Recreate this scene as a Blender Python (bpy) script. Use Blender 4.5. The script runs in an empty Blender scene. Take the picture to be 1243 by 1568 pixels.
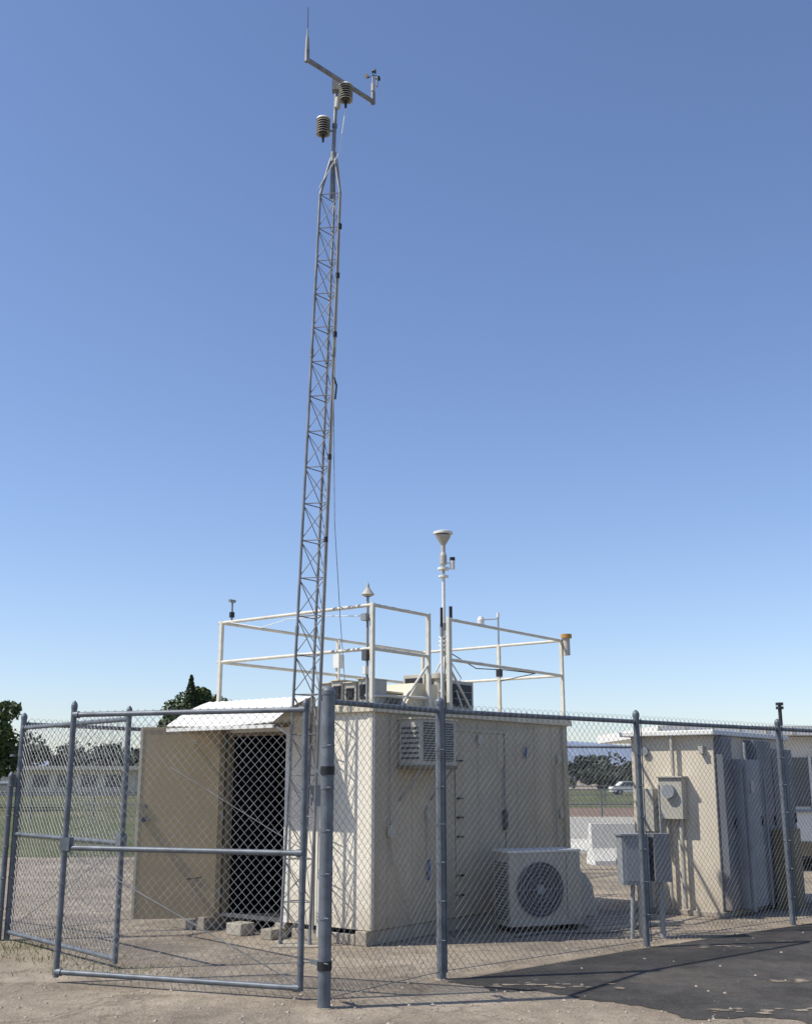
import bpy, math, random
from mathutils import Vector, Matrix, noise
random.seed(7)
R=math.radians
scene=bpy.context.scene
COL=scene.collection

# ---------------------------------------------------------------- materials
def mat(name,col,rough=0.6,metal=0.0,var=0.15,scale=6.0,bump=0.0,bscale=60.0,streak=False,col2=None,spec=0.3,dirt=0.0,rust=0.0):
    m=bpy.data.materials.new(name); m.use_nodes=True
    nt=m.node_tree; N=nt.nodes; L=nt.links
    b=N['Principled BSDF']
    b.inputs['Roughness'].default_value=rough
    b.inputs['Metallic'].default_value=metal
    b.inputs['Specular IOR Level'].default_value=spec
    tc=N.new('ShaderNodeTexCoord'); mp=N.new('ShaderNodeMapping')
    L.new(tc.outputs['Object'],mp.inputs['Vector'])
    if streak: mp.inputs['Scale'].default_value=(1,1,0.12)
    n=N.new('ShaderNodeTexNoise'); n.inputs['Scale'].default_value=scale
    n.inputs['Detail'].default_value=7; n.inputs['Roughness'].default_value=0.62
    L.new(mp.outputs[0],n.inputs['Vector'])
    cr=N.new('ShaderNodeValToRGB')
    cr.color_ramp.elements[0].position=0.32; cr.color_ramp.elements[1].position=0.68
    a=[max(0,c*(1-var)) for c in col]; c2=col2 if col2 else [min(1,c*(1+var)) for c in col]
    cr.color_ramp.elements[0].color=(*a,1); cr.color_ramp.elements[1].color=(*c2,1)
    L.new(n.outputs['Fac'],cr.inputs['Fac'])
    out=cr.outputs['Color']
    if dirt>0:
        sx=N.new('ShaderNodeSeparateXYZ'); L.new(tc.outputs['Object'],sx.inputs[0])
        n3=N.new('ShaderNodeTexNoise'); n3.inputs['Scale'].default_value=9; n3.inputs['Detail'].default_value=6; L.new(tc.outputs['Object'],n3.inputs['Vector'])
        ma=N.new('ShaderNodeMath'); ma.operation='MULTIPLY_ADD'; ma.inputs[1].default_value=0.9; L.new(n3.outputs['Fac'],ma.inputs[0]); L.new(sx.outputs[2],ma.inputs[2])
        r2=N.new('ShaderNodeMapRange'); r2.inputs['From Min'].default_value=0.45; r2.inputs['From Max'].default_value=1.15; r2.inputs['To Min'].default_value=dirt; r2.inputs['To Max'].default_value=0
        L.new(ma.outputs[0],r2.inputs['Value'])
        mx=N.new('ShaderNodeMixRGB'); mx.inputs[2].default_value=(0.26,0.20,0.14,1); L.new(r2.outputs[0],mx.inputs[0]); L.new(out,mx.inputs[1]); out=mx.outputs[0]
    if rust>0:
        n4=N.new('ShaderNodeTexNoise'); n4.inputs['Scale'].default_value=14; n4.inputs['Detail'].default_value=8; n4.inputs['Roughness'].default_value=0.7; L.new(tc.outputs['Object'],n4.inputs['Vector'])
        r4=N.new('ShaderNodeMapRange'); r4.inputs['From Min'].default_value=0.58; r4.inputs['From Max'].default_value=0.72; r4.inputs['To Max'].default_value=rust; L.new(n4.outputs['Fac'],r4.inputs['Value'])
        mx=N.new('ShaderNodeMixRGB'); mx.inputs[2].default_value=(0.20,0.13,0.08,1); L.new(r4.outputs[0],mx.inputs[0]); L.new(out,mx.inputs[1]); out=mx.outputs[0]
    L.new(out,b.inputs['Base Color'])
    if bump>0:
        n2=N.new('ShaderNodeTexNoise'); n2.inputs['Scale'].default_value=bscale; n2.inputs['Detail'].default_value=5
        L.new(tc.outputs['Object'],n2.inputs['Vector'])
        bp=N.new('ShaderNodeBump'); bp.inputs['Strength'].default_value=bump; bp.inputs['Distance'].default_value=0.02
        L.new(n2.outputs['Fac'],bp.inputs['Height']); L.new(bp.outputs[0],b.inputs['Normal'])
    return m

def ground_mat(name,c1,c2,c3,s1,s2,s3,bump=0.5,rough=0.95,speck=None,speck_amt=0.5,cracks=False):
    m=bpy.data.materials.new(name); m.use_nodes=True
    nt=m.node_tree; N=nt.nodes; L=nt.links; b=N['Principled BSDF']
    b.inputs['Roughness'].default_value=rough; b.inputs['Specular IOR Level'].default_value=0.15
    tc=N.new('ShaderNodeTexCoord')
    def nz(s,d=8,r=0.65):
        n=N.new('ShaderNodeTexNoise'); n.inputs['Scale'].default_value=s; n.inputs['Detail'].default_value=d; n.inputs['Roughness'].default_value=r
        L.new(tc.outputs['Object'],n.inputs['Vector']); return n
    def ramp(n,p0,p1,k0,k1):
        r=N.new('ShaderNodeValToRGB'); r.color_ramp.elements[0].position=p0; r.color_ramp.elements[1].position=p1
        r.color_ramp.elements[0].color=(*k0,1); r.color_ramp.elements[1].color=(*k1,1); L.new(n.outputs['Fac'],r.inputs['Fac']); return r
    a=nz(s1); r1=ramp(a,0.38,0.62,c1,c2)
    d=nz(s2); r2=ramp(d,0.48,0.62,(0,0,0),(1,1,1))
    mx=N.new('ShaderNodeMixRGB'); mx.inputs[2].default_value=(*c3,1)
    L.new(r2.outputs[0],mx.inputs[0]); L.new(r1.outputs[0],mx.inputs[1])
    out=mx.outputs[0]
    f=nz(s3,3,0.7); rf=ramp(f,0.35,0.7,(0.62,0.62,0.62),(1.25,1.25,1.25))
    mu=N.new('ShaderNodeMixRGB'); mu.blend_type='MULTIPLY'; mu.inputs[0].default_value=0.8
    L.new(out,mu.inputs[1]); L.new(rf.outputs[0],mu.inputs[2]); out=mu.outputs[0]
    g=nz(s1*5,8,0.75); rg=ramp(g,0.35,0.66,(0.70,0.70,0.70),(1.15,1.15,1.15))
    mu2=N.new('ShaderNodeMixRGB'); mu2.blend_type='MULTIPLY'; mu2.inputs[0].default_value=0.9
    L.new(out,mu2.inputs[1]); L.new(rg.outputs[0],mu2.inputs[2]); out=mu2.outputs[0]
    if speck:
        v=N.new('ShaderNodeTexVoronoi'); v.inputs['Scale'].default_value=38; L.new(tc.outputs['Object'],v.inputs['Vector'])
        rv=N.new('ShaderNodeValToRGB'); rv.color_ramp.elements[0].position=0.0; rv.color_ramp.elements[1].position=0.28
        rv.color_ramp.elements[0].color=(speck_amt,)*3+(1,); rv.color_ramp.elements[1].color=(0,0,0,1)
        L.new(v.outputs['Distance'],rv.inputs['Fac'])
        m2=N.new('ShaderNodeMixRGB'); m2.inputs[2].default_value=(*speck,1)
        L.new(rv.outputs[0],m2.inputs[0]); L.new(out,m2.inputs[1]); out=m2.outputs[0]
    if cracks:
        wn=nz(2.2,5,0.6); va=N.new('ShaderNodeVectorMath'); va.operation='MULTIPLY_ADD'
        va.inputs[1].default_value=(0.9,0.9,0.0); L.new(wn.outputs['Color'],va.inputs[0]); L.new(tc.outputs['Object'],va.inputs[2])
        v=N.new('ShaderNodeTexVoronoi'); v.feature='DISTANCE_TO_EDGE'; v.inputs['Scale'].default_value=0.75; L.new(va.outputs[0],v.inputs['Vector'])
        rv=N.new('ShaderNodeValToRGB'); rv.color_ramp.elements[0].position=0.004; rv.color_ramp.elements[1].position=0.02
        rv.color_ramp.elements[0].color=(0.5,0.5,0.5,1); rv.color_ramp.elements[1].color=(1,1,1,1); L.new(v.outputs['Distance'],rv.inputs['Fac'])
        m2=N.new('ShaderNodeMixRGB'); m2.blend_type='MULTIPLY'; m2.inputs[0].default_value=0.55
        L.new(out,m2.inputs[1]); L.new(rv.outputs[0],m2.inputs[2]); out=m2.outputs[0]
    L.new(out,b.inputs['Base Color'])
    bp=N.new('ShaderNodeBump'); bp.inputs['Strength'].default_value=bump; bp.inputs['Distance'].default_value=0.03
    L.new(f.outputs['Fac'],bp.inputs['Height'])
    bp2=N.new('ShaderNodeBump'); bp2.inputs['Strength'].default_value=0.5; bp2.inputs['Distance'].default_value=0.08
    L.new(g.outputs['Fac'],bp2.inputs['Height']); L.new(bp.outputs[0],bp2.inputs['Normal']); L.new(bp2.outputs[0],b.inputs['Normal'])
    return m

M={}
M['galv']=mat('galvanised_steel',(0.135,0.152,0.17),0.5,0.25,0.28,9,0.05,rust=0.35)
M['wire']=mat('galvanised_wire',(0.24,0.245,0.25),0.5,0.2,0.35,5)
M['towerst']=mat('tower_steel',(0.21,0.215,0.22),0.5,0.3,0.35,5,rust=0.3)
M['cream']=mat('cream_paint',(0.58,0.52,0.39),0.6,0,0.12,3,0.12,90,streak=True)
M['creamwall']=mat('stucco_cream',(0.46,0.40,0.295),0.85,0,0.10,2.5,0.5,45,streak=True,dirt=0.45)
M['endwall']=mat('cream_panel_sun_in_colour',(0.76,0.71,0.59),0.75,0,0.08,3,0.3,45,streak=True,dirt=0.5)  # lighter copy of the wall cream: sunlight on the end face painted into the colour
M['door']=mat('tan_door_paint',(0.40,0.32,0.19),0.6,0,0.05,2.0,0.08,60,streak=True,dirt=0.3)
M['brown']=mat('brown_trim',(0.20,0.16,0.095),0.7,0,0.15,5)
M['white']=mat('white_paint',(0.70,0.69,0.64),0.5,0,0.08,5,0.05)
M['railw']=mat('rail_paint',(0.62,0.59,0.50),0.5,0,0.12,8,0.05,rust=0.25)
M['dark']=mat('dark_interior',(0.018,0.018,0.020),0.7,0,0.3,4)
M['black']=mat('black_plastic',(0.022,0.022,0.024),0.5,0,0.2,8)
M['grille']=mat('grille_dark',(0.085,0.09,0.095),0.6,0,0.2,8)
M['grey']=mat('grey_enamel',(0.25,0.27,0.28),0.5,0,0.12,5,0.05)
M['lgrey']=mat('light_grey_enamel',(0.42,0.40,0.34),0.5,0,0.12,5,0.05,dirt=0.3)
M['bluegrey']=mat('bluegrey_cabinet',(0.13,0.142,0.16),0.5,0,0.2,3,0.06,streak=True,dirt=0.5)
M['blue']=mat('blue_paint',(0.03,0.10,0.28),0.5)
M['red']=mat('red_paint',(0.5,0.04,0.03),0.5)
M['orange']=mat('orange_cap',(0.42,0.23,0.06),0.6)
M['concrete']=mat('concrete',(0.34,0.30,0.24),0.9,0,0.2,4,0.3,50)
M['tanshed']=mat('tan_shed_wall',(0.62,0.55,0.43),0.8,0,0.10,2.5,0.3,60,streak=True,dirt=0.35)
M['glass']=mat('window_glass',(0.05,0.07,0.09),0.12,0,0.2,2,spec=0.6)
M['roofw']=mat('white_roof_metal',(0.78,0.76,0.70),0.5,0,0.1,3,streak=True)
M['bark']=mat('bark',(0.10,0.075,0.05),0.9,0,0.3,8,0.5,20)
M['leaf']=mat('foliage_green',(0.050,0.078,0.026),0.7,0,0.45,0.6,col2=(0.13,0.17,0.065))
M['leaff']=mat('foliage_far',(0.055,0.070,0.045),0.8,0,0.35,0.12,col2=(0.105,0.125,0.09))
M['conif']=mat('foliage_conifer',(0.045,0.068,0.032),0.7,0,0.4,0.8,col2=(0.10,0.13,0.06))
M['hill']=mat('hill_haze_in_colour',(0.22,0.27,0.36),1,0,0.08,0.004)  # bluish base colour stands in for distance haze
M['dry']=mat('dry_grass',(0.30,0.26,0.12),0.9,0,0.3,3,col2=(0.16,0.2,0.06))
M['stone']=mat('pebble_stone',(0.36,0.31,0.25),0.9,0,0.3,4)

# ---------------------------------------------------------------- mesh builder
class B:
    def __init__(s): s.v=[]; s.f=[]; s.m=[]; s.sm=[]; s.mats=[]
    def mi(s,k):
        if k not in s.mats: s.mats.append(k)
        return s.mats.index(k)
    def poly(s,pts,k,smooth=False):
        i=len(s.v); s.v+= [tuple(p) for p in pts]; s.f.append(tuple(range(i,i+len(pts)))); s.m.append(s.mi(k)); s.sm.append(smooth)
    def box(s,lo,hi,k,rz=0,piv=None,bev=0.0):
        x0,y0,z0=lo; x1,y1,z1=hi
        P=[Vector(p) for p in [(x0,y0,z0),(x1,y0,z0),(x1,y1,z0),(x0,y1,z0),(x0,y0,z1),(x1,y0,z1),(x1,y1,z1),(x0,y1,z1)]]
        if rz:
            c=Vector(piv) if piv else Vector(((x0+x1)/2,(y0+y1)/2,0)); mt=Matrix.Rotation(rz,3,'Z')
            P=[mt@(p-c)+c for p in P]
        i=len(s.v); s.v+=[tuple(p) for p in P]
        for q in [(0,3,2,1),(4,5,6,7),(0,1,5,4),(1,2,6,5),(2,3,7,6),(3,0,4,7)]:
            s.f.append(tuple(i+a for a in q)); s.m.append(s.mi(k)); s.sm.append(False)
    def cyl(s,p1,p2,r,k,n=10,r2=None,caps=True):
        p1=Vector(p1); p2=Vector(p2); r2=r if r2 is None else r2
        d=(p2-p1)
        if d.length<1e-6: return
        d.normalize()
        a=d.cross(Vector((0,0,1)))
        if a.length<1e-3: a=Vector((1,0,0))
        a.normalize(); b=d.cross(a)
        i=len(s.v)
        A=[(a*math.cos(2*math.pi*j/n)+b*math.sin(2*math.pi*j/n)) for j in range(n)]
        s.v+=[tuple(p1+q*r) for q in A]+[tuple(p2+q*r2) for q in A]
        for j in range(n):
            jj=(j+1)%n; s.f.append((i+j,i+n+j,i+n+jj,i+jj)); s.m.append(s.mi(k)); s.sm.append(n>4)
        if caps:
            s.poly([p1+q*r for q in A],k); s.poly([p2+q*r2 for q in reversed(A)],k)
    def path(s,pts,r,k,n=6):
        for a,b in zip(pts[:-1],pts[1:]): s.cyl(a,b,r,k,n)
    def lathe(s,c,prof,k,n=16):
        c=Vector(c)
        for (ra,za),(rb,zb) in zip(prof[:-1],prof[1:]):
            if abs(zb-za)<1e-5: zb=za+1e-4
            s.cyl(c+Vector((0,0,za)),c+Vector((0,0,zb)),max(ra,1e-4),k,n,max(rb,1e-4),caps=False)
    def obj(s,name,parent=None,loc=(0,0,0),rz=0,bev=0):
        me=bpy.data.meshes.new(name); me.from_pydata(s.v,[],s.f); me.update()
        for k in s.mats: me.materials.append(M[k])
        me.polygons.foreach_set('material_index',s.m); me.polygons.foreach_set('use_smooth',s.sm)
        o=bpy.data.objects.new(name,me); COL.objects.link(o); o.location=loc; o.rotation_euler=(0,0,rz)
        if parent: o.parent=parent
        if bev:
            md=o.modifiers.new('bevel','BEVEL'); md.width=bev; md.segments=2; md.limit_method='ANGLE'; md.angle_limit=R(50)
        return o
def empty(name,loc=(0,0,0),rz=0):
    o=bpy.data.objects.new(name,None); COL.objects.link(o); o.location=loc; o.rotation_euler=(0,0,rz); o.empty_display_size=0.3; return o

# ---------------------------------------------------------------- chain link
def wob(x,z,seed):
    v=noise.noise_vector(Vector((x*1.6,z*1.6,seed)))
    return v.x*0.007,v.y*0.022,v.z*0.007
def wire_panel(b,p0,p1,z0,z1,seed=0.0,pitch=0.072,r=0.0020,k='wire'):
    p0=Vector((p0[0],p0[1],0)); p1=Vector((p1[0],p1[1],0)); L=(p1-p0).length; e=(p1-p0)/L; nn=Vector((-e.y,e.x,0))
    H=z1-z0
    for fam in (1,-1):
        c=-H if fam==1 else 0
        cmax=L if fam==1 else L+H
        c=c+pitch/2
        while c<cmax:
            if fam==1: za=max(0,-c); zb=min(H,L-c)
            else: za=max(0,c-L); zb=min(H,c)
            if zb-za>0.01:
                n=max(1,int((zb-za)/0.22)); prev=None
                for j in range(n+1):
                    z=za+(zb-za)*j/n; x=c+fam*z
                    w=wob(x,z,seed)
                    edge=min(1,min(x,L-x,z,H-z)/0.15+0.05)
                    q=p0+e*(x+w[0]*edge)+nn*(w[1]*edge+fam*0.0018)+Vector((0,0,z0+z+w[2]*edge))
                    if prev is not None: b.cyl(prev,q,r,k,4,caps=False)
                    prev=q
            c+=pitch
def cap(b,x,y,z,r,k='galv'):
    b.lathe((x,y,z),[(r*1.12,-0.02),(r*1.12,0.01),(r*0.8,0.03),(r*0.3,0.045),(0,0.048)],k,12)

def gate(name,hinge,free,top=2.12,z0=0.06):
    h=Vector((*hinge,0)); f=Vector((*free,0)); L=(f-h).length
    g=empty(name,(h.x,h.y,0),math.atan2(f.y-h.y,f.x-h.x))
    b=B(); r=0.024
    b.cyl((0,0,z0),(0,0,top),r,'galv',12); b.cyl((L,0,z0-0.02),(L,0,top+0.03),r,'galv',12)
    cap(b,L,0,top+0.03,r); cap(b,0,0,top,r)
    for z in (z0+0.02,1.02,top-0.04):
        b.cyl((0,0,z),(L,0,z),0.021,'galv',12)
    for z in (0.06+0.02,1.02,top-0.04):
        b.cyl((L-0.05,0,z),(L+0.0,0,z),0.029,'galv',12); b.cyl((0,0,z),(0.05,0,z),0.029,'galv',12)
    for z in [0.25,0.5,0.75,1.25,1.5,1.75]:
        for x in (0,L): b.cyl((x,0,z-0.012),(x,0,z+0.012),r+0.004,'galv',12)
    b.obj('frame',g)
    w=B(); wire_panel(w,(0.03,0),(L-0.03,0),z0+0.02,top-0.01,random.random()*9)
    w.obj('chain_link_mesh',g)
    t=B(); t.cyl((0.02,0.01,z0+0.05),(L-0.02,0.01,1.0),0.0045,'towerst',6)
    t.cyl((0.02,0.01,1.06),(L*0.55,0.01,1.65),0.003,'towerst',6)
    t.box((L-0.06,-0.03,1.0),(L+0.03,0.03,1.1),'galv'); t.obj('truss_rod_and_latch',g)
    return g

A=(-0.575,8.36); E=(-0.77,8.66); Bp=(-2.76,9.37); C=(-3.98,11.76); D=(-2.46,10.02); F=(0.285,9.52); G=(2.30,11.28); H=(4.25,12.92); I=(6.3,14.65)
gate('chain_link_gate',E,Bp)
gate('chain_link_gate',C,D)

def fence(name,pts,top=2.15,rbig=0.032,rs=None,pitch=0.072,ov=0.03):
    e=empty(name,(pts[0][0],pts[0][1],0)); o=Vector((pts[0][0],pts[0][1],0))
    P=[Vector((*p,0))-o for p in pts]
    b=B()
    for i,p in enumerate(P):
        r=(rs[i] if rs else rbig)
        b.cyl(p,p+Vector((0,0,top+0.03)),r,'galv',14); cap(b,p.x,p.y,top+0.04,r)
        b.cyl(p+Vector((0,0,-0.01)),p+Vector((0,0,0.008)),r*1.7,'dirt',12,r*1.3)
    b.obj('posts',e)
    b=B()
    for p,q in zip(P[:-1],P[1:]):
        b.cyl(p+Vector((0,0,top-0.03)),q+Vector((0,0,top-0.03)),0.021,'galv',12)
        b.cyl(p+Vector((0,0,0.06)),q+Vector((0,0,0.06)),0.003,'galv',6)
    b.obj('top_rail',e)
    for i,(p,q) in enumerate(zip(P[:-1],P[1:])):
        w=B(); d=(q-p).normalized(); nn=Vector((d.y,-d.x,0))*0.026
        a=p+d*0.035+nn; c=q-d*0.035+nn
        wire_panel(w,(a.x,a.y),(c.x,c.y),0.03,top+ov,random.random()*9,pitch)
        for s in (a,c): w.cyl(s+Vector((0,0,0.05)),s+Vector((0,0,top)),0.005,'galv',6)
        n=int((q-p).length/0.6)
        for j in range(1,n+1):
            t=p+(q-p)*(j/(n+1)); w.cyl(t+nn+Vector((0,0,top-0.055)),t+Vector((0,0,top-0.0)),0.004,'galv',5)
        w.obj('chain_link_mesh_%d'%i,e)
    b=B()
    for i,p in enumerate(P):
        r=(rs[i] if rs else rbig)
        for z in [0.3,0.6,0.9,1.2,1.5,1.8]:
            b.cyl(p+Vector((0,0,z-0.012)),p+Vector((0,0,z+0.012)),r+0.004,'galv',14)
            b.cyl(p+Vector((0,-r,z)),p+Vector((0.03,-r-0.035,z)),0.006,'galv',6)
    b.obj('tension_bands',e)
    return e
M['dirt']=ground_mat('packed_dirt',(0.33,0.27,0.20),(0.47,0.395,0.30),(0.28,0.235,0.185),0.9,0.5,45,0.6,speck=(0.52,0.47,0.40),speck_amt=0.4,cracks=True)
fe=fence('chain_link_fence',[A,F,G,H,I],rs=[0.046,0.038,0.032,0.032,0.032])
b=B()
for z in (0.28,1.62):
    b.cyl((0,0,z-0.03),(0,0,z+0.03),0.053,'black',14)
    b.box((-0.21,0.0,z-0.015),(0.0,0.03,z+0.015),'galv',rz=R(124-180),piv=(0,0,0))
b.obj('gate_hinges',fe)
fence('chain_link_fence',[C,(-2.5,13.70),(-0.9,15.78),(0.7,17.85),(2.2,19.8),(5.6,20.35)],rbig=0.03)
fence('chain_link_fence',[(-4.05,11.72),(-6.2,13.4),(-8.6,15.2)],top=1.55,rbig=0.028)

# ---------------------------------------------------------------- equipment shelter
P0=(-0.34,11.31); ANG=math.atan2(.791,.612)
sh=empty('equipment_shelter',(P0[0],P0[1],0),ANG)
LX,WY,ZT,Z0=3.9,2.3,2.22,0.14
b=B()
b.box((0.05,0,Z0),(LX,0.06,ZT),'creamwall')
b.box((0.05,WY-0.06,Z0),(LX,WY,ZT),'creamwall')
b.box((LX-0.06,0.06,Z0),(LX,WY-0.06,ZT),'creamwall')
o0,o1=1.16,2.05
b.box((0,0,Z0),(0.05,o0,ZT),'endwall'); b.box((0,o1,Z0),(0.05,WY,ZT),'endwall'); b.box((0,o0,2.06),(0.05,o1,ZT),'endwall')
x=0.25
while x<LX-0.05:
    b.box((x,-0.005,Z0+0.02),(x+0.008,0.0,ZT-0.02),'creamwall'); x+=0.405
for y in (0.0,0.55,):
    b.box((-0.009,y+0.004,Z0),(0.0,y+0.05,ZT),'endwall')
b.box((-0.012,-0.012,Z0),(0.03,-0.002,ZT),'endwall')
b.obj('walls',sh,bev=0.004)
b=B()
b.box((-0.05,-0.05,ZT),(LX+0.05,WY+0.05,ZT+0.07),'cream')
for x in [0.0+0.5*i for i in range(8)]: b.box((x,0.0,ZT+0.07),(x+0.03,WY,ZT+0.085),'cream')
b.obj('roof',sh,bev=0.006)
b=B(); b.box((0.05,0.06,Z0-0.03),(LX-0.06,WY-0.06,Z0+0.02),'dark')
for y in (0.02,1.1,2.12): b.box((-0.04 if y<2 else -0.2,y,0.0),(LX,y+0.14,Z0-0.005),'concrete')
b.box((-0.28,1.05,0.0),(-0.06,1.20,0.10),'concrete'); b.box((-0.26,1.5,0.0),(-0.06,1.72,0.12),'lgrey'); b.box((-0.22,2.28,0.0),(-0.06,2.6,0.10),'concrete')
b.box((-0.04,0.17,0.0),(0.0,1.0,0.10),'concrete')
b.obj('skid_and_step',sh,bev=0.01)
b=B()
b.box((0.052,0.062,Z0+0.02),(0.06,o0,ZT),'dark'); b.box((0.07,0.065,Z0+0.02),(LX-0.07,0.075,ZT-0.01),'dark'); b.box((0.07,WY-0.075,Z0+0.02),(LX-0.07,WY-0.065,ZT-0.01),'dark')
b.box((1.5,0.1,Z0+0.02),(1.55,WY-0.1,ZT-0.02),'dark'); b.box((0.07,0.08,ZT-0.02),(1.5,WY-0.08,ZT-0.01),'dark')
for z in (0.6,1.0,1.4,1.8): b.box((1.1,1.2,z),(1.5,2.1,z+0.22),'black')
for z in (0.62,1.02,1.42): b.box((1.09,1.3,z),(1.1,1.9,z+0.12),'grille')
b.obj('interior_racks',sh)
b=B()
b.box((-0.02,o0-0.07,Z0),(0.0,o0,2.1),'white'); b.box((-0.02,o1,Z0),(0.0,o1+0.07,2.1),'brown'); b.box((-0.02,o0-0.07,2.1),(0.0,o1+0.07,2.15),'brown')
b.box((0.0,o0,2.02),(0.06,o1,2.058),'brown'); b.box((0.002,o1-0.03,Z0),(0.06,o1-0.001,2.02),'brown'); b.box((-0.03,o0-0.01,Z0),(0.05,o1+0.01,Z0+0.03),'grille')
b.obj('door_frame',sh)
b=B(); b.box((0,-0.022,0.0),(0.92,0.022,2.0),'door'); b.box((0.0,0.022,0.0),(0.06,0.028,2.0),'brown')
b.box((0.895,0.022,0.0),(0.925,0.026,2.0),'cream'); b.box((0.06,0.022,1.965),(0.89,0.026,2.0),'door')
b.cyl((0.84,0.02,1.02),(0.84,0.06,1.02),0.028,'galv',12); b.cyl((0.84,0.055,1.02),(0.78,0.06,1.02),0.012,'galv',8)
b.cyl((0.84,0.02,1.16),(0.84,0.035,1.16),0.022,'galv',12)
b.cyl((0.35,0.022,0.4),(0.2,0.03,0.42),0.006,'black',6)
for z in (0.2,1.0,1.8): b.cyl((0,0.03,z),(0,0.03,z+0.1),0.012,'galv',8)
b.obj('open_door',sh,loc=(-0.03,2.07,0.12),rz=R(186.5)-ANG,bev=0.004)
# awning
AW=0.60
b=B(); ya,yb=0.74,2.34; n=70
def aw(y,t): return (-0.05-AW*t, y, 2.41-0.30*t+0.005*math.sin(y*60)+0.03*math.sin(math.pi*t)+0.014*math.sin(y*3.1)*t)
for i in range(n):
    y0=ya+(yb-ya)*i/n; y1=ya+(yb-ya)*(i+1)/n
    for t0,t1 in ((0,.2),(.2,.4),(.4,.6),(.6,.8),(.8,1)):
        q=[Vector(aw(y0,t0)),Vector(aw(y1,t0)),Vector(aw(y1,t1)),Vector(aw(y0,t1))]
        b.poly(q,'roofw'); b.poly([p-Vector((0,0,0.008)) for p in reversed(q)],'roofw')
b.box((-AW-0.055,ya,2.06),(-AW-0.035,yb,2.095),'white')
b.box((-0.055,ya,2.30),(-0.03,yb,2.395),'cream')
for y in (ya+0.02,yb-0.05):
    b.cyl((-0.02,y,1.85),(-AW+0.02,y,2.07),0.012,'white',8)
b.obj('awning',sh)
b=B()
b.box((0.42,-0.30,1.70),(1.02,-0.012,2.16),'lgrey')
b.box((0.46,-0.304,1.74),(0.98,-0.301,2.13),'grille')
for i in range(15): b.box((0.46,-0.315,1.75+i*0.025),(0.98,-0.304,1.758+i*0.025),'lgrey')
for i in range(7): b.box((0.412,-0.27,1.76+i*0.05),(0.42,-0.05,1.78+i*0.05),'grille')
b.box((0.40,-0.32,2.16),(1.04,0.0,2.175),'cream')
b.box((0.40,-0.31,1.66),(1.04,-0.012,1.70),'brown'); b.cyl((0.45,-0.28,1.66),(0.45,-0.01,1.35),0.012,'grey',8); b.cyl((0.98,-0.28,1.66),(0.98,-0.01,1.35),0.012,'grey',8)
b.obj('wall_air_conditioner',sh,bev=0.006)
b=B()
for s0,s1 in ((1.42,1.45),(2.42,2.45)): b.box((s0,-0.015,0.22),(s1,-0.009,2.08),'creamwall')
b.box((1.42,-0.015,2.08),(2.46,-0.009,2.11),'creamwall')
for z in (0.35,0.55,0.95,1.15,1.35,1.75): b.box((1.43,-0.04,z),(1.53,-0.016,z+0.018),'black')
b.box((2.35,-0.05,1.0),(2.40,-0.016,1.22),'grille'); b.box((2.36,-0.04,1.25),(2.375,-0.021,1.7),'grey')
for s,z,h in ((0.9,0.55,0.2),(2.85,1.80,.14)): b.cyl((s,-0.025,z),(s+0.02,-0.025,z+h),0.012,'blue',8); b.box((s-0.02,-0.03,z+h*0.4),(s+0.05,-0.009,z+h*0.6),'grey')
for s,z in ((0.88,1.15),(1.85,1.95),(3.62,1.1),(3.6,1.75)): b.box((s,-0.035,z),(s+0.08,-0.009,z+0.1),'lgrey')
b.path([(3.75,-0.03,2.2),(3.75,-0.03,0.2)],0.014,'lgrey',8); b.path([(3.55,-0.03,1.75),(3.55,-0.03,0.3)],0.01,'lgrey',8)
b.path([(0.28,-0.03,2.2),(0.28,-0.03,1.0),(0.31,-0.03,0.7)],0.007,'lgrey',6); b.box((0.24,-0.05,1.0),(0.32,-0.009,1.12),'lgrey')
b.path([(0.9,-0.02,1.3),(0.9,-0.02,0.75)],0.006,'lgrey',6)
b.obj('conduits_and_latches',sh)
b=B()
b.cyl((-0.06,0.62,0.05),(-0.06,0.62,2.35),0.022,'white',10); b.cyl((-0.05,0.70,0.1),(-0.05,0.70,2.1),0.012,'grey',8)
b.box((-0.10,0.58,1.3),(-0.04,0.72,1.5),'grey')
b.obj('service_mast',sh)

# roof guardrail
b=B(); ZR,ZM,ZB=3.33,2.86,2.29
posts=[(0.02,0.02),(0.02,2.26),(0.98,0.02),(1.36,0.02),(3.86,0.02),(3.86,2.26),(3.86,0.98),(2.05,2.26)]
for x,y in posts:
    b.box((x-0.021,y-0.021,ZB),(x+0.021,y+0.021,ZR),'railw'); b.box((x-0.06,y-0.06,ZB),(x+0.06,y+0.06,ZB+0.012),'railw')
def rail(p,q,z,r=0.019):
    b.cyl((p[0],p[1],z),(q[0],q[1],z),r,'railw',8)
for z in (ZR-0.02,ZM):
    rail((0.02,-0.005),(0.02,2.30),z); rail((0.02,0.02),(0.98,0.02),z); rail((1.36,0.02),(3.88,0.02),z)
    rail((3.86,0.02),(3.86,2.26),z); rail((0.02,2.26),(3.86,2.26),z)
b.cyl((0.5,0.02,ZB+.02),(0.96,0.02,ZM-.1),0.014,'railw',8)
b.cyl((1.8,0.02,ZB+.02),(1.38,0.02,ZM-.1),0.014,'railw',8)
b.cyl((0.02,0.1,ZB+0.1),(0.98,0.02,ZB+0.12),0.016,'railw',8)
b.obj('roof_guardrail',sh,bev=0.003)

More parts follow.
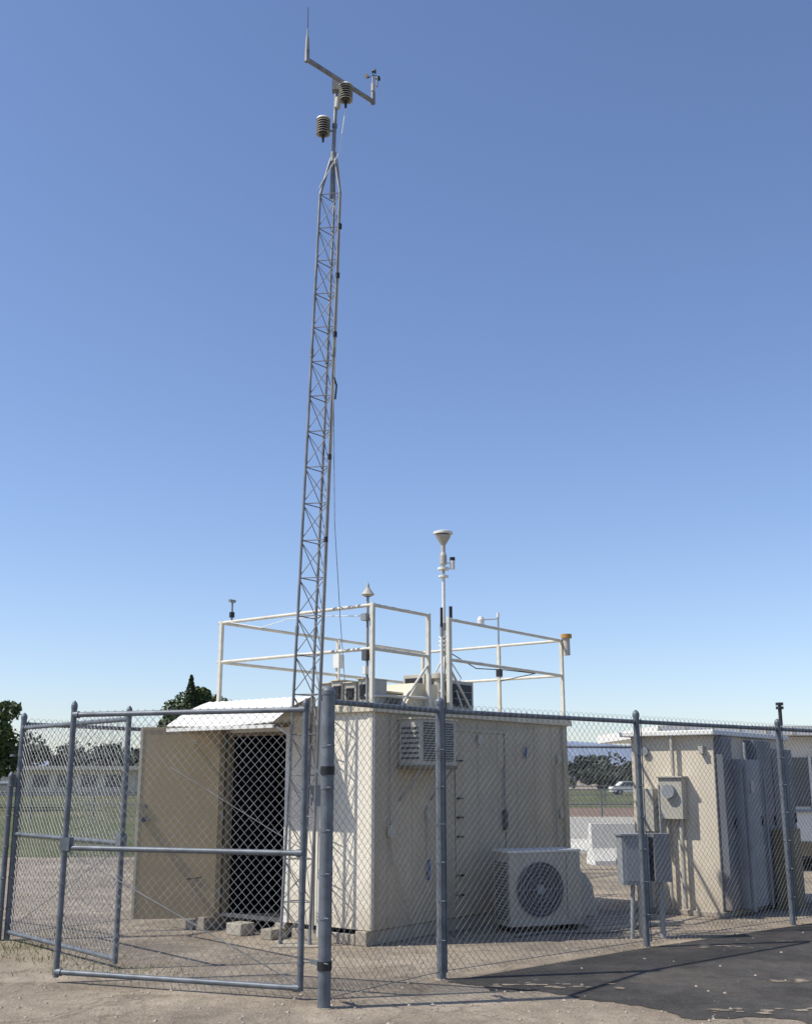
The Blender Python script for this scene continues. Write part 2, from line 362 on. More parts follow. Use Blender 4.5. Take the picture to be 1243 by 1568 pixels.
# roof machines
b=B()
for i in range(4):
    y=0.10+i*0.18; hh=[0.27,0.24,0.27,0.25][i]
    b.box((0.08,y,ZB+0.0),(0.36,y+0.16,ZB+hh),'lgrey'); b.box((0.07,y+0.03,ZB+0.07),(0.078,y+0.13,ZB+hh-0.05),'black')
    b.box((0.06,y-0.005,ZB+hh),(0.38,y+0.165,ZB+hh+0.012),'cream')
b.obj('roof_vents',sh,bev=0.005)
b=B(); b.box((0.50,0.25,ZB),(0.88,0.7,ZB+0.16),'cream'); b.box((0.45,0.2,ZB+0.16),(0.9,0.75,ZB+0.18),'cream')
q=[(0.62,0.08,ZB),(1.22,0.08,ZB),(1.22,0.08,ZB+0.28),(0.86,0.08,ZB+0.28)]
q2=[(a,0.5,c) for a,_,c in q]
b.poly(q,'cream'); b.poly(list(reversed(q2)),'cream')
for i in range(4): b.poly([q[i],q2[i],q2[(i+1)%4],q[(i+1)%4]],'cream')
for i in range(8): b.box((0.3+i*0.04,0.04,ZB),(0.32+i*0.04,0.06,ZB+0.09),'grille')
b.obj('roof_hood',sh,bev=0.008)
b=B(); b.box((1.52,0.12,ZB+0.02),(1.98,0.66,ZB+0.36),'lgrey'); b.box((1.51,0.2,ZB+0.07),(1.518,0.6,ZB+0.31),'grille')
b.box((1.57,0.108,ZB+0.07),(1.93,0.118,ZB+0.32),'black')
for i in range(2): b.box((1.57,0.10,ZB+0.15+i*0.08),(1.93,0.107,ZB+0.16+i*0.08),'grey')
b.box((1.28,0.3,ZB),(1.48,0.6,ZB+0.42),'lgrey'); b.box((1.27,0.33,ZB+0.3),(1.278,0.57,ZB+0.38),'black')
b.lathe((1.40,0.18,ZB),[(0.06,0),(0.06,0.35),(0.09,0.37),(0.09,0.42),(0,0.45)],'lgrey',14)
b.obj('roof_air_conditioner',sh,bev=0.008)

b=B(); sx,sy=1.66,0.30
b.cyl((sx,sy,ZB+0.36),(sx,sy,4.18),0.016,'lgrey',12); b.cyl((sx,sy,3.2),(sx,sy,3.9),0.020,'white',12)
b.lathe((sx,sy,4.0),[(0.02,0),(0.04,0.02),(0.04,0.12),(0.025,0.16),(0.025,0.24),(0.085,0.34),(0.085,0.36),(0.02,0.36)],'lgrey',20)
b.lathe((sx,sy,4.39),[(0.0,-0.012),(0.115,-0.012),(0.115,0.012),(0.08,0.025),(0,0.03)],'white',24)
b.cyl((sx,sy,3.95),(sx,sy,3.975),0.07,'white',16); b.cyl((sx,sy,3.86),(sx,sy,3.88),0.06,'white',16)
b.cyl((sx,sy,4.03),(sx+0.07,sy-0.08,4.03),0.008,'white',6); b.cyl((sx+0.07,sy-0.08,3.96),(sx+0.07,sy-0.08,4.06),0.03,'white',12); b.cyl((sx+0.07,sy-0.08,4.06),(sx+0.07,sy-0.08,4.10),0.032,'black',12)
for i in range(4): b.cyl((sx,sy,3.0+0.05*i),(sx,sy,3.02+0.05*i),0.06,'white',14)
b.cyl((sx,sy,3.24),(sx,sy,3.32),0.05,'grey',12)
for a in (0.4,2.5,4.6): b.cyl((sx,sy,2.95),(sx+0.4*math.cos(a),sy+0.3*math.sin(a),ZB),0.01,'railw',6)
b.obj('particulate_sampler_mast',sh)
b=B()
b.cyl((1.46,0.06,ZB),(1.46,0.06,3.35),0.012,'railw',8); b.cyl((1.46,0.06,3.3),(1.46,0.06,3.47),0.02,'black',10)
b.cyl((1.2,0.0,2.3),(1.2,0.0,3.1),0.016,'white',8); b.cyl((1.2,0.0,3.2),(1.2,0.0,3.42),0.016,'black',10); b.cyl((1.2,0.0,3.1),(1.2,0.0,3.2),0.02,'grey',8)
b.cyl((0.02,0.085,2.3),(0.02,0.085,3.42),0.014,'grey',8); b.lathe((0.02,0.085,3.40),[(0.03,0),(0.07,0.02),(0.02,0.09),(0.012,0.13),(0.0,0.16)],'lgrey',14)
b.box((-0.03,0.06,2.74),(0.03,0.12,2.85),'grille'); b.box((-0.04,0.06,3.15),(0.04,0.13,3.22),'grey'); b.box((-0.03,0.07,2.6),(0.02,0.11,2.68),'white')
b.cyl((0.02,2.1,3.33),(0.02,2.1,3.55),0.012,'grey',8); b.cyl((-0.03,2.1,3.55),(0.06,2.1,3.55),0.018,'grey',8); b.cyl((0.02,2.1,3.36),(0.02,2.1,3.42),0.03,'black',8)
b.box((2.0,2.2,2.95),(2.1,2.3,3.12),'white'); b.cyl((2.0,2.20,2.3),(2.0,2.20,3.3),0.013,'white',8)
b.cyl((3.88,-0.05,3.12),(3.88,-0.05,3.34),0.045,'lgrey',14); b.cyl((3.88,-0.05,3.34),(3.88,-0.05,3.39),0.07,'orange',16)
b.cyl((3.86,0.98,3.33),(3.86,0.98,3.72),0.012,'grey',8); b.cyl((3.86,0.98,3.68),(3.80,1.22,3.68),0.008,'grey',6); b.lathe((3.80,1.22,3.6),[(0,0),(0.04,0.0),(0.05,0.08),(0.03,0.12),(0,0.13)],'white',12); b.cyl((3.86,0.98,3.7),(3.86,0.98,3.76),0.02,'white',8)
b.box((3.83,0.95,2.9),(3.9,1.01,3.0),'black')
b.obj('rooftop_instruments',sh)
b=B()
b.path([(1.5,0.1,2.95),(1.9,0.02,2.80),(2.5,0.02,2.83),(3.2,0.02,2.84),(3.85,0.95,2.84)],0.006,'black',5)
b.path([(0.0,2.1,3.3),(0.0,1.6,3.2),(0.0,1.2,3.26),(0.0,0.6,3.24),(0.02,0.1,3.2)],0.005,'white',5)
b.path([(1.66,0.3,2.95),(1.5,0.2,2.6),(1.3,0.1,2.5),(1.1,0.3,2.58)],0.008,'white',5)
b.path([(1.66,0.3,3.0),(1.85,0.2,2.7),(1.9,0.3,2.6)],0.008,'white',5)
b.obj('roof_cables',sh)

# ---------------------------------------------------------------- lattice mast tower
TB=Vector((-1.055,11.45,0)); LEAN=0.0257
tw=empty('lattice_weather_tower',TB)
def TC(z): return Vector((LEAN*z,0,z))
b=B(); side=0.29; rr=side/math.sqrt(3)
def leg(i,z,s=1.0):
    a=R(80+120*i); return TC(z)+Vector((rr*s*math.cos(a),rr*s*math.sin(a),0))
ztop=8.02
secs=[i*0.4 for i in range(21)]; secs[-1]=8.02
sc=lambda z: 1.0-0.20*z/8.0
for i in range(3):
    b.cyl(leg(i,0,sc(0)),leg(i,ztop,sc(ztop)),0.0155,'towerst',10)
    for z in (0.02,3.05,6.1): b.cyl(leg(i,z-0.05,sc(z)),leg(i,z+0.05,sc(z)),0.021,'towerst',10)
for z0,z1 in zip(secs[:-1],secs[1:]):
    for i in range(3):
        j=(i+1)%3; zz1=z1-0.02
        b.cyl(leg(i,z0+.02,sc(z0)),leg(j,zz1,sc(z1)),0.005,'towerst',6)
        if i==1: b.cyl(leg(j,z0+.02,sc(z0)),leg(i,zz1,sc(z1)),0.005,'towerst',6)
        b.cyl(leg(i,z1,sc(z1)),leg(j,z1,sc(z1)),0.006,'towerst',6)
for i in range(3):
    b.cyl(leg(i,ztop,sc(ztop)),leg(i,8.50,0.15),0.016,'towerst',10)
b.cyl(TC(8.46),TC(8.58),0.035,'towerst',12)
b.obj('lattice_sections',tw)
b=B(); b.cyl(TC(8.0),TC(9.5),0.022,'towerst',12); b.cyl(TC(8.9),TC(8.95),0.03,'galv',10)
aL=Vector((-1.116,10.97,9.46))-TB; aR=Vector((-0.395,11.77,9.46))-TB
b.cyl(aL,aR,0.028,'towerst',12)
for p in (aL,aR): b.cyl(p-Vector((0,0,0.03)),p+Vector((0,0,0.12)),0.028,'towerst',10)
mid=TC(9.46); b.box((mid.x-0.05,-0.05,9.38),(mid.x+0.05,0.05,9.53),'towerst')
b.obj('mast_and_crossarm',tw)
b=B()
b.cyl(aL,aL+Vector((0,0,0.16)),0.018,'grey',8); b.cyl(aL+Vector((0,0,.12)),aL+Vector((0,0,0.28)),0.026,'grey',12,0.020); b.cyl(aL+Vector((0,0,.28)),aL+Vector((0,0,0.40)),0.014,'grey',8,0.007); b.cyl(aL+Vector((0,0,.38)),aL+Vector((0.0,0,0.68)),0.0045,'black',6)
b.obj('whip_antenna',tw)
b=B()
b.cyl(aR,aR+Vector((0,0,0.34)),0.014,'grey',8); b.cyl(aR+Vector((0,0,0.14)),aR+Vector((0,0,0.24)),0.024,'lgrey',10)
for k in range(3):
    a=R(20+120*k); c=aR+Vector((0.075*math.cos(a),0.075*math.sin(a),0.36)); b.cyl(aR+Vector((0,0,.36)),c,0.005,'black',5)
    b.cyl(c,c+Vector((-math.sin(a)*0.045,math.cos(a)*0.045,0)),0.010,'black',10,0.034)
b.cyl(aR+Vector((0.05,0,0.2)),aR+Vector((0.05,0,0.34)),0.010,'grey',6)
b.obj('cup_anemometer',tw)
def shield(b,c,n=6,r=0.082):
    for i in range(n):
        z=i*0.03; b.lathe(c+Vector((0,0,z)),[(r*0.5,0.024),(r,0.0),(r,0.005),(r*0.5,0.030)],'lgrey',16)
    b.lathe(c+Vector((0,0,n*0.03)),[(r*1.02,0),(r*0.95,0.02),(0,0.03)],'white',16); b.cyl(c-Vector((0,0,0.01)),c+Vector((0,0,n*0.029)),r*0.55,'grille',12)
    b.cyl(c-Vector((0,0,0.10)),c,0.014,'black',8)
b=B(); c1=Vector((-0.70,11.42,9.24))-TB; shield(b,c1); b.cyl(TC(9.30),c1+Vector((0,0,.08)),0.012,'grey',6)
b.cyl(TC(9.22)+Vector((0.02,-0.03,-0.08)),TC(9.22)+Vector((0.03,-0.03,0.05)),0.035,'lgrey',10)
c2=Vector((-0.955,11.42,8.80))-TB; shield(b,c2); b.cyl(TC(8.86),c2+Vector((0,0,.05)),0.012,'grey',6)
b.obj('radiation_shields',tw)
b=B()
b.path([c1+Vector((0,0,-.1)),Vector((0.33,-0.05,8.9)),Vector((0.29,-0.05,8.55)),leg(1,8.1,.9)],0.005,'white',5)
w=[leg(0,8.5,.3)+Vector((0.04,-0.05,0)),leg(2,8.0,.8)+Vector((0.01,0,0)),leg(2,7.0,.82)+Vector((0.018,0,0)),leg(2,5.8,.85)+Vector((0.02,-0.01,0)),leg(2,4.4,.9)+Vector((0.016,0,0)),leg(2,2.5,.94)+Vector((0.015,0,0)),leg(2,0.5)]
b.path(w,0.008,'lgrey',6)
for z in (7.6,7.0,6.3,4.9,4.0): b.cyl(leg(2,z,.84)+Vector((0.008,0,-.03)),leg(2,z,.84)+Vector((0.008,0,.03)),0.024,'black',8)
b.path([leg(2,5.85,.85),leg(2,5.7,.85)+Vector((0.05,-0.02,0)),leg(2,5.55,.85)+Vector((0.04,0,0))],0.011,'black',6)
b.path([leg(2,5.6,.85)+Vector((0.02,0,0)),Vector((0.30,0,4.2)),Vector((0.37,0.05,3.2)),Vector((0.44,0.1,2.35))],0.004,'grey',5)
b.obj('cables',tw)
b=B(); b.box((-0.22,-0.22,-0.01),(0.22,0.22,0.015),'concrete'); b.obj('base_pad',tw,bev=0.006)

# ---------------------------------------------------------------- ground units by the wall
e1=Vector((.612,.791,0)); nrm=Vector((.791,-.612,0)); p0=Vector((*P0,0))
def W(s,o): v=p0+e1*s+nrm*o; return (v.x,v.y,0)
def condenser(loc,rz,w=0.75,d=0.34,h=0.72,k='lgrey',fr=0.28):
    e=empty('condenser_unit',loc,rz)
    b=B(); b.box((0,0,0.06),(w,d,h),k); b.box((-0.01,-0.01,h),(w+0.01,d+0.01,h+0.025),'white')
    for x in (0.05,w-0.12): b.box((x,0.01,0),(x+0.07,d-0.01,0.06),'black')
    b.box((w*0.80,-0.004,0.1),(w*0.805,0.0,h-0.03),'grille')
    b.box((w,0.08,0.2),(w+0.04,0.24,0.42),'grey')
    b.obj('cabinet',e,bev=0.012)
    b=B(); cx,cz=w*0.42,h*0.53
    b.cyl((cx,-0.004,cz),(cx,0.01,cz),fr,'grille',32)
    rs_=[fr*t for t in (0.18,0.32,0.46,0.6,0.74,0.88,1.0)]
    for r in rs_:
        pts=[(cx+r*math.cos(2*math.pi*j/28),-0.016,cz+r*math.sin(2*math.pi*j/28)) for j in range(29)]; b.path(pts,0.0035,'grey',4)
    for j in range(4):
        a=math.pi*j/4; b.cyl((cx-fr*math.cos(a),-0.014,cz-fr*math.sin(a)),(cx+fr*math.cos(a),-0.014,cz+fr*math.sin(a)),0.0035,'grey',4)
    b.cyl((cx,-0.02,cz),(cx,-0.005,cz),0.045,'grey',14)
    nl=int((h-0.2)/0.03)
    for i in range(nl): b.box((-0.008,0.04,0.12+i*0.03),(0.0,d-0.04,0.13+i*0.03),'grille')
    b.obj('guard',e); return e
condenser(W(1.62,0.55),ANG+R(-30),0.86,0.36,0.80,'lgrey')
b=B()
b.path([W(2.3,0.5)[:2]+(0.3,),W(2.45,0.3)[:2]+(0.45,),W(2.45,0.05)[:2]+(0.55,)],0.018,'grille',8)
b.path([W(2.3,0.5)[:2]+(0.24,),W(2.5,0.3)[:2]+(0.35,),W(2.5,0.05)[:2]+(0.5,)],0.012,'lgrey',8)
b.obj('refrigerant_lines')
b=B(); L_=[]
nx_,ny_=18,10
for i in range(nx_+1):
    row=[]
    for j in range(ny_+1):
        u=i/nx_; v=j/ny_
        x=u*0.7; y=v*0.5; ex=min(u,1-u)*2; ey=min(v,1-v)*2; t=min(1,min(ex*2.2,ey*1.8))
        z=(0.66-0.15*u)*(t**0.45)+0.07*noise.noise(Vector((x*7,y*7,2)))*(0.3+t)
        row.append(Vector((x+0.04*noise.noise(Vector((z*9,y*6,1))),y+0.04*noise.noise(Vector((x*9,z*6,5))),max(0.0,z))))
    L_.append(row)
for i in range(nx_):
    for j in range(ny_): b.poly([L_[i][j],L_[i+1][j],L_[i+1][j+1],L_[i][j+1]],'lgrey')
b.obj('covered_bin',loc=W(2.9,0.42),rz=ANG-R(10))
b=B()
for i in range(5):
    b.box((0.1*(i%2),i*0.16,0.0),(1.3-0.25*(i%3),i*0.16+0.07,0.03),'concrete',rz=R(random.uniform(-9,9)))
b.obj('scrap_planks',loc=(1.95,12.5,0),rz=R(25),bev=0.004)
b=B(); pts=[]
for i in range(40):
    t=i/39; pts.append((1.1+1.9*t,11.9+0.9*t+0.12*math.sin(t*9),0.012))
b.path(pts,0.009,'grille',6); b.obj('ground_hose')

e=empty('electrical_pedestal',(2.48,11.9,0),R(5))
b=B(); b.box((-0.30,-0.11,0.52),(-0.02,0.09,1.0),'grey'); b.box((0.03,-0.13,0.55),(0.20,0.1,1.02),'bluegrey'); b.box((-0.32,-0.13,1.0),(0.0,0.1,1.02),'grey')
b.box((-0.27,-0.116,0.56),(-0.05,-0.111,0.96),'grey'); b.obj('boxes',e,bev=0.01)
b=B(); b.cyl((0.12,0.0,0),(0.12,0,0.55),0.03,'grey',10); b.cyl((0.16,0.03,1.0),(0.16,0.03,1.5),0.012,'grey',8); b.cyl((-0.2,0,0.0),(-0.17,0,0.52),0.022,'grey',10); b.cyl((-0.1,0.02,0),(-0.1,0.02,0.52),0.022,'lgrey',10)
b.box((-0.3,0.1,0.7),(0.2,0.13,0.76),'galv'); b.obj('conduits',e)

# ---------------------------------------------------------------- electrical shed (right)
es=empty('electrical_shed',(3.68,13.6,0),ANG)
b=B(); b.box((0,0,0.05),(2.4,1.08,2.08),'tanshed'); b.box((-0.03,-0.03,0),(2.43,1.11,0.06),'concrete')
b.obj('walls',es,bev=0.008)
b=B(); b.box((-0.12,-0.06,2.08),(2.5,1.18,2.14),'roofw'); b.obj('roof',es,bev=0.01)
b=B()
b.box((-0.16,0.36,1.10),(0,0.66,1.58),'lgrey'); b.box((-0.19,0.34,1.58),(0,0.68,1.60),'lgrey')
b.cyl((-0.16,0.51,1.42),(-0.23,0.51,1.42),0.08,'grey',16)
b.cyl((-0.07,0.43,1.15),(-0.07,0.43,0.08),0.028,'lgrey',8); b.cyl((-0.07,0.6,1.15),(-0.07,0.6,0.08),0.022,'lgrey',8); b.cyl((-0.07,0.5,1.60),(-0.07,0.5,2.08),0.025,'lgrey',8)
b.box((-0.20,0.72,0.95),(0,0.95,1.45),'lgrey'); b.cyl((-0.08,0.84,0.95),(-0.08,0.84,0.08),0.03,'lgrey',8)
b.cyl((-0.05,0.88,1.9),(0.0,0.88,1.9),0.05,'grey',12); b.box((-0.08,0.1,1.86),(0,0.16,1.95),'lgrey')
b.obj('electric_meter',es,bev=0.004)
b=B()
xs=[0.03,0.34,0.95,1.55,2.38]
for i,(a,c) in enumerate(zip(xs[:-1],xs[1:])):
    h=[2.06,1.80,2.04,1.95][i]; d=[0.10,0.20,0.14,0.12][i]; k=['bluegrey','grey','bluegrey','bluegrey'][i]
    b.box((a,-d,0.08),(c-0.02,-0.002,h),k)
    if i: b.box((a+0.04,-d-0.010,0.16),(c-0.07,-d,h-0.08),k)
    b.box((c-0.1,-d-0.03,1.0),(c-0.08,-d-0.010,1.12),'black')
b.box((1.15,-0.165,1.45),(1.20,-0.152,1.50),'red'); b.box((0.55,-0.222,1.4),(0.66,-0.211,1.55),'lgrey')
b.cyl((0.37,-0.24,0.05),(0.37,-0.24,2.0),0.02,'grey',8); b.cyl((0.95,-0.24,0.05),(0.95,-0.24,1.7),0.016,'grey',8)
b.box((1.3,-0.35,0.0),(1.8,-0.16,0.95),'brown')
b.obj('switch_cabinets',es,bev=0.008)

# ---------------------------------------------------------------- portable building behind
pb=empty('portable_building',(5.75,20.4,0),R(3))
b=B(); b.box((0,0,0.25),(12,4,2.32),'white'); b.obj('walls',pb)
b=B(); b.box((-1.35,-0.45,2.33),(12.4,4.4,2.49),'roofw')
for i in range(28): b.box((-1.35+i*0.48,-0.462,2.34),(-1.32+i*0.48,-0.45,2.48),'cream')
b.obj('roof',pb)
b=B()
for x in (0.9,3.9,6.3,8.8):
    b.box((x,-0.02,1.1),(x+1.2,-0.002,1.95),'glass')
    for q in (x-0.05,x+0.575,x+1.2): b.box((q,-0.04,1.05),(q+0.05,-0.021,2.0),'white')
    b.box((x-0.05,-0.045,1.0),(x+1.25,-0.021,1.05),'grey')
b.box((2.5,-0.03,0.3),(3.4,-0.002,2.2),'door'); b.box((-0.0,-0.012,0.25),(12,-0.002,0.5),'brown')
b.obj('windows_and_door',pb)
b=B(); b.cyl((0.0,0,0),(0,0,0.35),0.035,'black',10); b.cyl((0,0,0.33),(0,0,0.38),0.07,'black',12); b.cyl((0,0,0.4),(0,0,0.45),0.07,'black',12); b.cyl((0,0,0.38),(0,0,0.40),0.03,'black',8)
b.obj('roof_vent_pipe',pb,loc=(1.12,0.2,2.49))
b=B()
for x in range(13): b.box((x*0.98,0.1,0),(x*0.98+0.15,0.4,0.25),'concrete')
b.obj('piers',pb)

def barrier(loc,rz,L=1.8):
    b=B(); prof=[(-0.28,0),(-0.28,0.08),(-0.13,0.3),(-0.08,0.75),(0.08,0.75),(0.13,0.3),(0.28,0.08),(0.28,0)]
    for (y0,z0),(y1,z1) in zip(prof[:-1],prof[1:]): b.poly([(0,y0,z0),(L,y0,z0),(L,y1,z1),(0,y1,z1)],'white')
    b.poly([(0,y,z) for y,z in prof],'white'); b.poly([(L,y,z) for y,z in reversed(prof)],'white')
    return b.obj('concrete_barrier',loc=loc,rz=rz)
barrier((3.5,22.0,0),R(8)); barrier((3.6,25.5,0),R(-5)); barrier((5.6,25.2,0),R(3))

# ---------------------------------------------------------------- ground
M['asph']=ground_mat('asphalt',(0.082,0.077,0.072),(0.12,0.113,0.104),(0.17,0.15,0.13),1.1,0.45,120,0.6,0.9,speck=(0.24,0.22,0.20),speck_amt=0.5)
M['grass']=ground_mat('field_grass',(0.095,0.11,0.045),(0.14,0.155,0.07),(0.19,0.17,0.10),0.25,0.12,12,0.8)
M['track']=ground_mat('running_track',(0.24,0.16,0.12),(0.28,0.19,0.14),(0.27,0.19,0.14),0.2,0.1,10,0.2)
b=B(); b.poly([(-3000,-200,0),(3000,-200,0),(3000,5000,0),(-3000,5000,0)],'dirt'); b.obj('ground')
def sheet(name,pts,z,k):
    b=B(); b.poly([(x,y,z) for x,y in pts],k); return b.obj(name)
edge=[(0.36,9.47),(0.95,8.92),(1.62,8.28),(2.75,7.75),(4.6,7.3),(9,6.6),(14,6)]
pe=[]
for (x0,y0),(x1,y1) in zip(edge[:-1],edge[1:]):
    n=max(2,int(math.hypot(x1-x0,y1-y0)/0.04))
    for i in range(n):
        t=i/n; x=x0+(x1-x0)*t; y=y0+(y1-y0)*t
        q=noise.noise(Vector((x*2.2,y*2.2,3)))*0.22+noise.noise(Vector((x*9,y*9,8)))*0.07+noise.noise(Vector((x*26,y*26,8)))*0.03
        pe.append((x+q*0.6,y+q))
fl=[(14,21.2),(6.3,14.65-0.08),(4.25,12.92-0.06),(2.30,11.28-0.05)]
sheet('asphalt_pavement',pe+fl,0.004,'asph')
sheet('grass_field',[(-120,24),(-5.5,24),(-1,45),(-1,190),(-120,190)],0.004,'grass')
sheet('grass_field',[(2,66.5),(60,66.5),(60,190),(2,190)],0.004,'grass')
sheet('running_track',[(0,52),(60,52),(60,66),(0,66)],0.006,'track')
b=B()
for cx,cy,ra,rb,an in [(1.35,9.15,0.42,0.10,-40),(0.95,9.25,0.3,0.12,-40),(3.0,9.4,0.25,0.05,10),(4.1,11.6,0.5,0.10,38),(2.4,8.25,0.5,0.07,-20),(3.4,8.3,0.7,0.1,0),(3.0,11.3,0.7,0.1,0)]:
    for kx in range(16):
        x=cx+random.gauss(0,1)*ra*0.45; y=cy+random.gauss(0,1)*rb*0.7; r0=random.uniform(0.01,0.045)
        b.poly([(x+r0*random.uniform(.6,1.7)*math.cos(t*math.pi/5),y+r0*random.uniform(.5,1)*math.sin(t*math.pi/5),0.008+0.00004*kx) for t in range(10)],'dirt')
b.obj('dirt_drifts')
b=B()
for i in range(3800):
    x=random.uniform(-5,4.5); y=random.uniform(6.8,14)
    if x>0.3 and y<x*0.86+9.2 and y>9.6-x*0.7: 
        if random.random()<0.85: continue
    s=random.choice([0.004,0.005,0.007,0.009,0.012,0.017]); z=0.002
    a=random.uniform(0,6.28); ca,sa=math.cos(a)*s,math.sin(a)*s
    t=(x+random.uniform(-.2,.2)*s,y,z+s*0.8)
    c=[(x+ca*1.3,y+sa*1.3,z),(x-sa,y+ca,z),(x-ca,y-sa,z),(x+sa*0.8,y-ca*0.8,z)]
    for j in range(4): b.poly([c[j],c[(j+1)%4],t],'stone')
b.obj('pebbles')
b=B()
for i in range(1500):
    cx,cy=random.choice([(-3.9,10.9),(-4.3,11.6),(-3.4,11.3),(-2.4,9.95),(-3.6,12.4),(-3.1,10.6),(-4.2,10.6),(-4.0,11.2)])
    x=random.gauss(cx,0.28); y=random.gauss(cy,0.18); h=random.uniform(0.02,0.06); a=random.uniform(0,6.28); w=0.004
    b.poly([(x-w*math.cos(a),y-w*math.sin(a),0),(x+w*math.cos(a),y+w*math.sin(a),0),(x+random.uniform(-.03,.03),y+random.uniform(-.03,.03),h)],'dry')
b.obj('dry_weeds')

# ---------------------------------------------------------------- trees and distance
def leafquad(b,c,s,k):
    u=Vector((random.gauss(0,1),random.gauss(0,1),random.gauss(0,1))).normalized(); v=u.orthogonal().normalized()
    v=Matrix.Rotation(random.uniform(0,6.28),3,u)@v; w=u.cross(v)
    b.poly([c-v*s-w*s*.5,c+v*s*.2-w*s*.6,c+v*s,c+w*s*.6],k)
def tree(name,x,y,h,w,k='leaf',n=5000,ls=0.16,trunk=0.3,nc=18):
    e=empty(name,(x,y,0)); b=B()
    th=h*0.4; b.cyl((0,0,0),(0.1,0,th),trunk,'bark',10,trunk*0.6)
    cl=[]
    for i in range(nc):
        z=random.uniform(0.40,0.88); rm=math.sqrt(max(0.02,1-((z-0.62)/0.36)**2))
        a=random.uniform(0,6.28); rr=random.uniform(0.15,0.85)*w/2*rm*0.85
        c=Vector((rr*math.cos(a),rr*math.sin(a),z*h)); cl.append((c,random.uniform(0.13,0.20)*w))
        b.cyl((0.1,0,th*random.uniform(0.6,1)),c,trunk*0.28,'bark',6,trunk*0.06)
    b.obj('trunk_and_limbs',e)
    b=B()
    for i in range(n):
        c,r=random.choice(cl); d=Vector((random.gauss(0,1),random.gauss(0,1),random.gauss(0,1))).normalized()*r*random.uniform(0.5,1.1)**0.6
        d.z*=0.8; leafquad(b,c+d,ls*random.uniform(.6,1.4),k)
    b.obj('crown',e)
tree('broadleaf_tree',-17.2,100,10.7,7.2,'leaf',12000,0.18,0.4,34)
tree('broadleaf_tree',-20.2,101,9.2,5.4,'leaf',6000,0.18,0.35)
tree('broadleaf_tree',-22.3,60,5.9,4.5,'leaf',5000,0.15,0.25)
tree('broadleaf_tree',-26,66,6.4,6,'leaf',4000,0.15,0.25)
e=empty('conifer_tree',(-18.6,97,0)); b=B(); b.cyl((0,0,0),(0,0,10.2),0.18,'bark',8,0.03); b.obj('trunk',e)
b=B()
for i in range(2600):
    t=random.random(); z=2+8.4*t; r=(1-t)**0.8*1.7*random.uniform(.3,1)+0.04; a=random.uniform(0,6.28); leafquad(b,Vector((r*math.cos(a),r*math.sin(a),z-r*0.3)),0.14,'conif')
b.obj('crown',e)
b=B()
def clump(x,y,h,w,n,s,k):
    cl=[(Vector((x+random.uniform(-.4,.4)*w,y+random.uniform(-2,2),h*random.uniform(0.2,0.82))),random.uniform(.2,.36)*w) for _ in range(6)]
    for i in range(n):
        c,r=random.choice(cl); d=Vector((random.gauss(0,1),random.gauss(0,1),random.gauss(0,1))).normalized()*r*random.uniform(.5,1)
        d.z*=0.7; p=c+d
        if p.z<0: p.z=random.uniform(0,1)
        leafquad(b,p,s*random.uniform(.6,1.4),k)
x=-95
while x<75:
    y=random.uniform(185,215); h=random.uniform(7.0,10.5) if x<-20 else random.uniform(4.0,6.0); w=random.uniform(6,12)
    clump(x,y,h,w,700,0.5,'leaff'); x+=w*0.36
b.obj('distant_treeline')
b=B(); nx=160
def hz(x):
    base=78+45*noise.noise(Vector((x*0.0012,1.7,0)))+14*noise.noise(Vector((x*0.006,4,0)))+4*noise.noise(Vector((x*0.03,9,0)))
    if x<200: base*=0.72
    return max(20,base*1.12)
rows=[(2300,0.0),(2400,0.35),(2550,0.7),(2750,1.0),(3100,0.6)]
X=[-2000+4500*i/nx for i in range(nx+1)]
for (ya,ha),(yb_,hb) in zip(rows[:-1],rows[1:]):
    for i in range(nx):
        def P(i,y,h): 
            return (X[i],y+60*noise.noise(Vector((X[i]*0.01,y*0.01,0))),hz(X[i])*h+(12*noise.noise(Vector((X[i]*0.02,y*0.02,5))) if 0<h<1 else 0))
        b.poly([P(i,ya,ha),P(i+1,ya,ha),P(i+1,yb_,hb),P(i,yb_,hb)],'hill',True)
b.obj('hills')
sb=empty('school_building',(-52,118,0)); b=B(); b.box((0,0,0),(24,10,2.6),'tanshed'); b.obj('walls',sb)
b=B(); b.box((-1,-1,2.6),(25,11,3.0),'lgrey'); b.obj('roof',sb)
b=B()
for i in range(9): b.box((1+i*2.5,-0.05,0.9),(2.6+i*2.5,-0.01,2.1),'glass')
b.obj('windows',sb)
def pfence(name,x0,x1,y,step=2.5,h=1.1,r=0.03):
    b=B(); x=x0
    while x<=x1: b.cyl((x,y,0),(x,y,h),r,'galv',6); x+=step
    for z in (h,h*0.55): b.cyl((x0,y,z),(x1,y,z),r*0.8,'galv',6)
    b.obj(name)
pfence('pipe_rail_fence',-60,-8,46); pfence('pipe_rail_fence',0,40,44,h=1.2)
pfence('pipe_rail_fence',0,60,72,h=1.2,r=0.04)

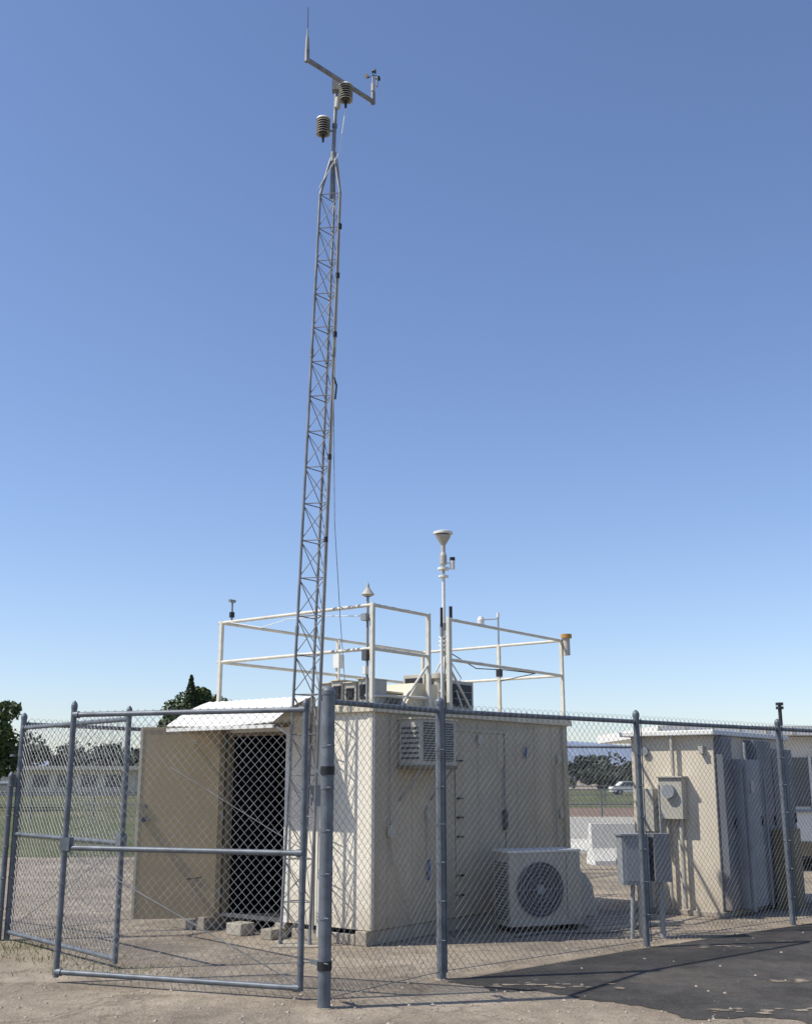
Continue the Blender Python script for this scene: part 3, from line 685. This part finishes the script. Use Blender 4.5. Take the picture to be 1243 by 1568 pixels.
def car(x,y,rz,k):
    e=empty('parked_car',(x,y,0),rz); b=B()
    prof=[(-2.2,0.35),(-2.25,0.7),(-2.1,0.92),(-1.5,1.0),(-1.0,1.42),(0.5,1.45),(1.15,0.98),(2.0,0.85),(2.2,0.6),(2.2,0.35)]
    for (x0,z0),(x1,z1) in zip(prof[:-1],prof[1:]):
        b.poly([(x0,-0.85,z0),(x0,0.85,z0),(x1,0.85,z1),(x1,-0.85,z1)],k)
    for s in (-0.85,0.85): b.poly([(a,s,c) for a,c in prof],k)
    b.poly([(-2.2,-0.85,.35),(2.2,-0.85,.35),(2.2,0.85,.35),(-2.2,.85,.35)],'black')
    b.obj('body',e)
    b=B()
    for s in (-0.856,0.856):
        b.poly([(-1.35,s,1.0),(0.95,s,1.0),(0.45,s,1.38),(-0.95,s,1.36)],'glass')
    b.obj('windows',e)
    b=B()
    for a in (-1.4,1.4):
        for s in (-0.88,0.68): b.cyl((a,s,0.33),(a,s+0.2,0.33),0.33,'black',14); b.cyl((a,s-0.01,0.33),(a,s+0.21,0.33),0.17,'grey',10)
    b.obj('wheels',e)
car(24.5,125,R(4),'white'); car(29.5,126,R(2),'grey'); car(35,127,R(0),'white')

# ---------------------------------------------------------------- light, sky, camera
s=Vector((-1.0,-0.22,0)).normalized(); EL=50
sv=Vector((s.x*math.cos(R(EL)),s.y*math.cos(R(EL)),math.sin(R(EL))))
ld=bpy.data.lights.new('sun','SUN'); ld.energy=5.0; ld.angle=R(0.5); ld.color=(1.0,0.95,0.86)
lo=bpy.data.objects.new('sun',ld); COL.objects.link(lo); lo.rotation_euler=sv.to_track_quat('Z','Y').to_euler(); lo.location=(-10,5,20)
w=bpy.data.worlds.new('World'); scene.world=w; w.use_nodes=True; nt=w.node_tree
sky=nt.nodes.new('ShaderNodeTexSky'); sky.sky_type='NISHITA'; sky.sun_disc=False
sky.sun_elevation=R(EL); sky.sun_rotation=math.atan2(s.x,s.y)%(2*math.pi)
sky.altitude=0; sky.air_density=1.0; sky.dust_density=0.45; sky.ozone_density=2.8
tint=nt.nodes.new('ShaderNodeMixRGB'); tint.blend_type='MULTIPLY'; tint.inputs[0].default_value=1.0; tint.inputs[2].default_value=(1.02,1.0,1.10,1)
nt.links.new(sky.outputs[0],tint.inputs[1])
nt.links.new(tint.outputs[0],nt.nodes['Background'].inputs['Color']); nt.nodes['Background'].inputs['Strength'].default_value=0.148
cd=bpy.data.cameras.new('camera'); co=bpy.data.objects.new('camera',cd); COL.objects.link(co)
co.location=(0,0,1.55); co.rotation_euler=(R(90+13.6),0,0)
cd.sensor_fit='HORIZONTAL'; cd.sensor_width=36; cd.lens=49.24; cd.clip_end=8000; cd.clip_start=0.1
scene.camera=co
scene.view_settings.view_transform='Standard'; scene.view_settings.look='None'; scene.view_settings.exposure=0
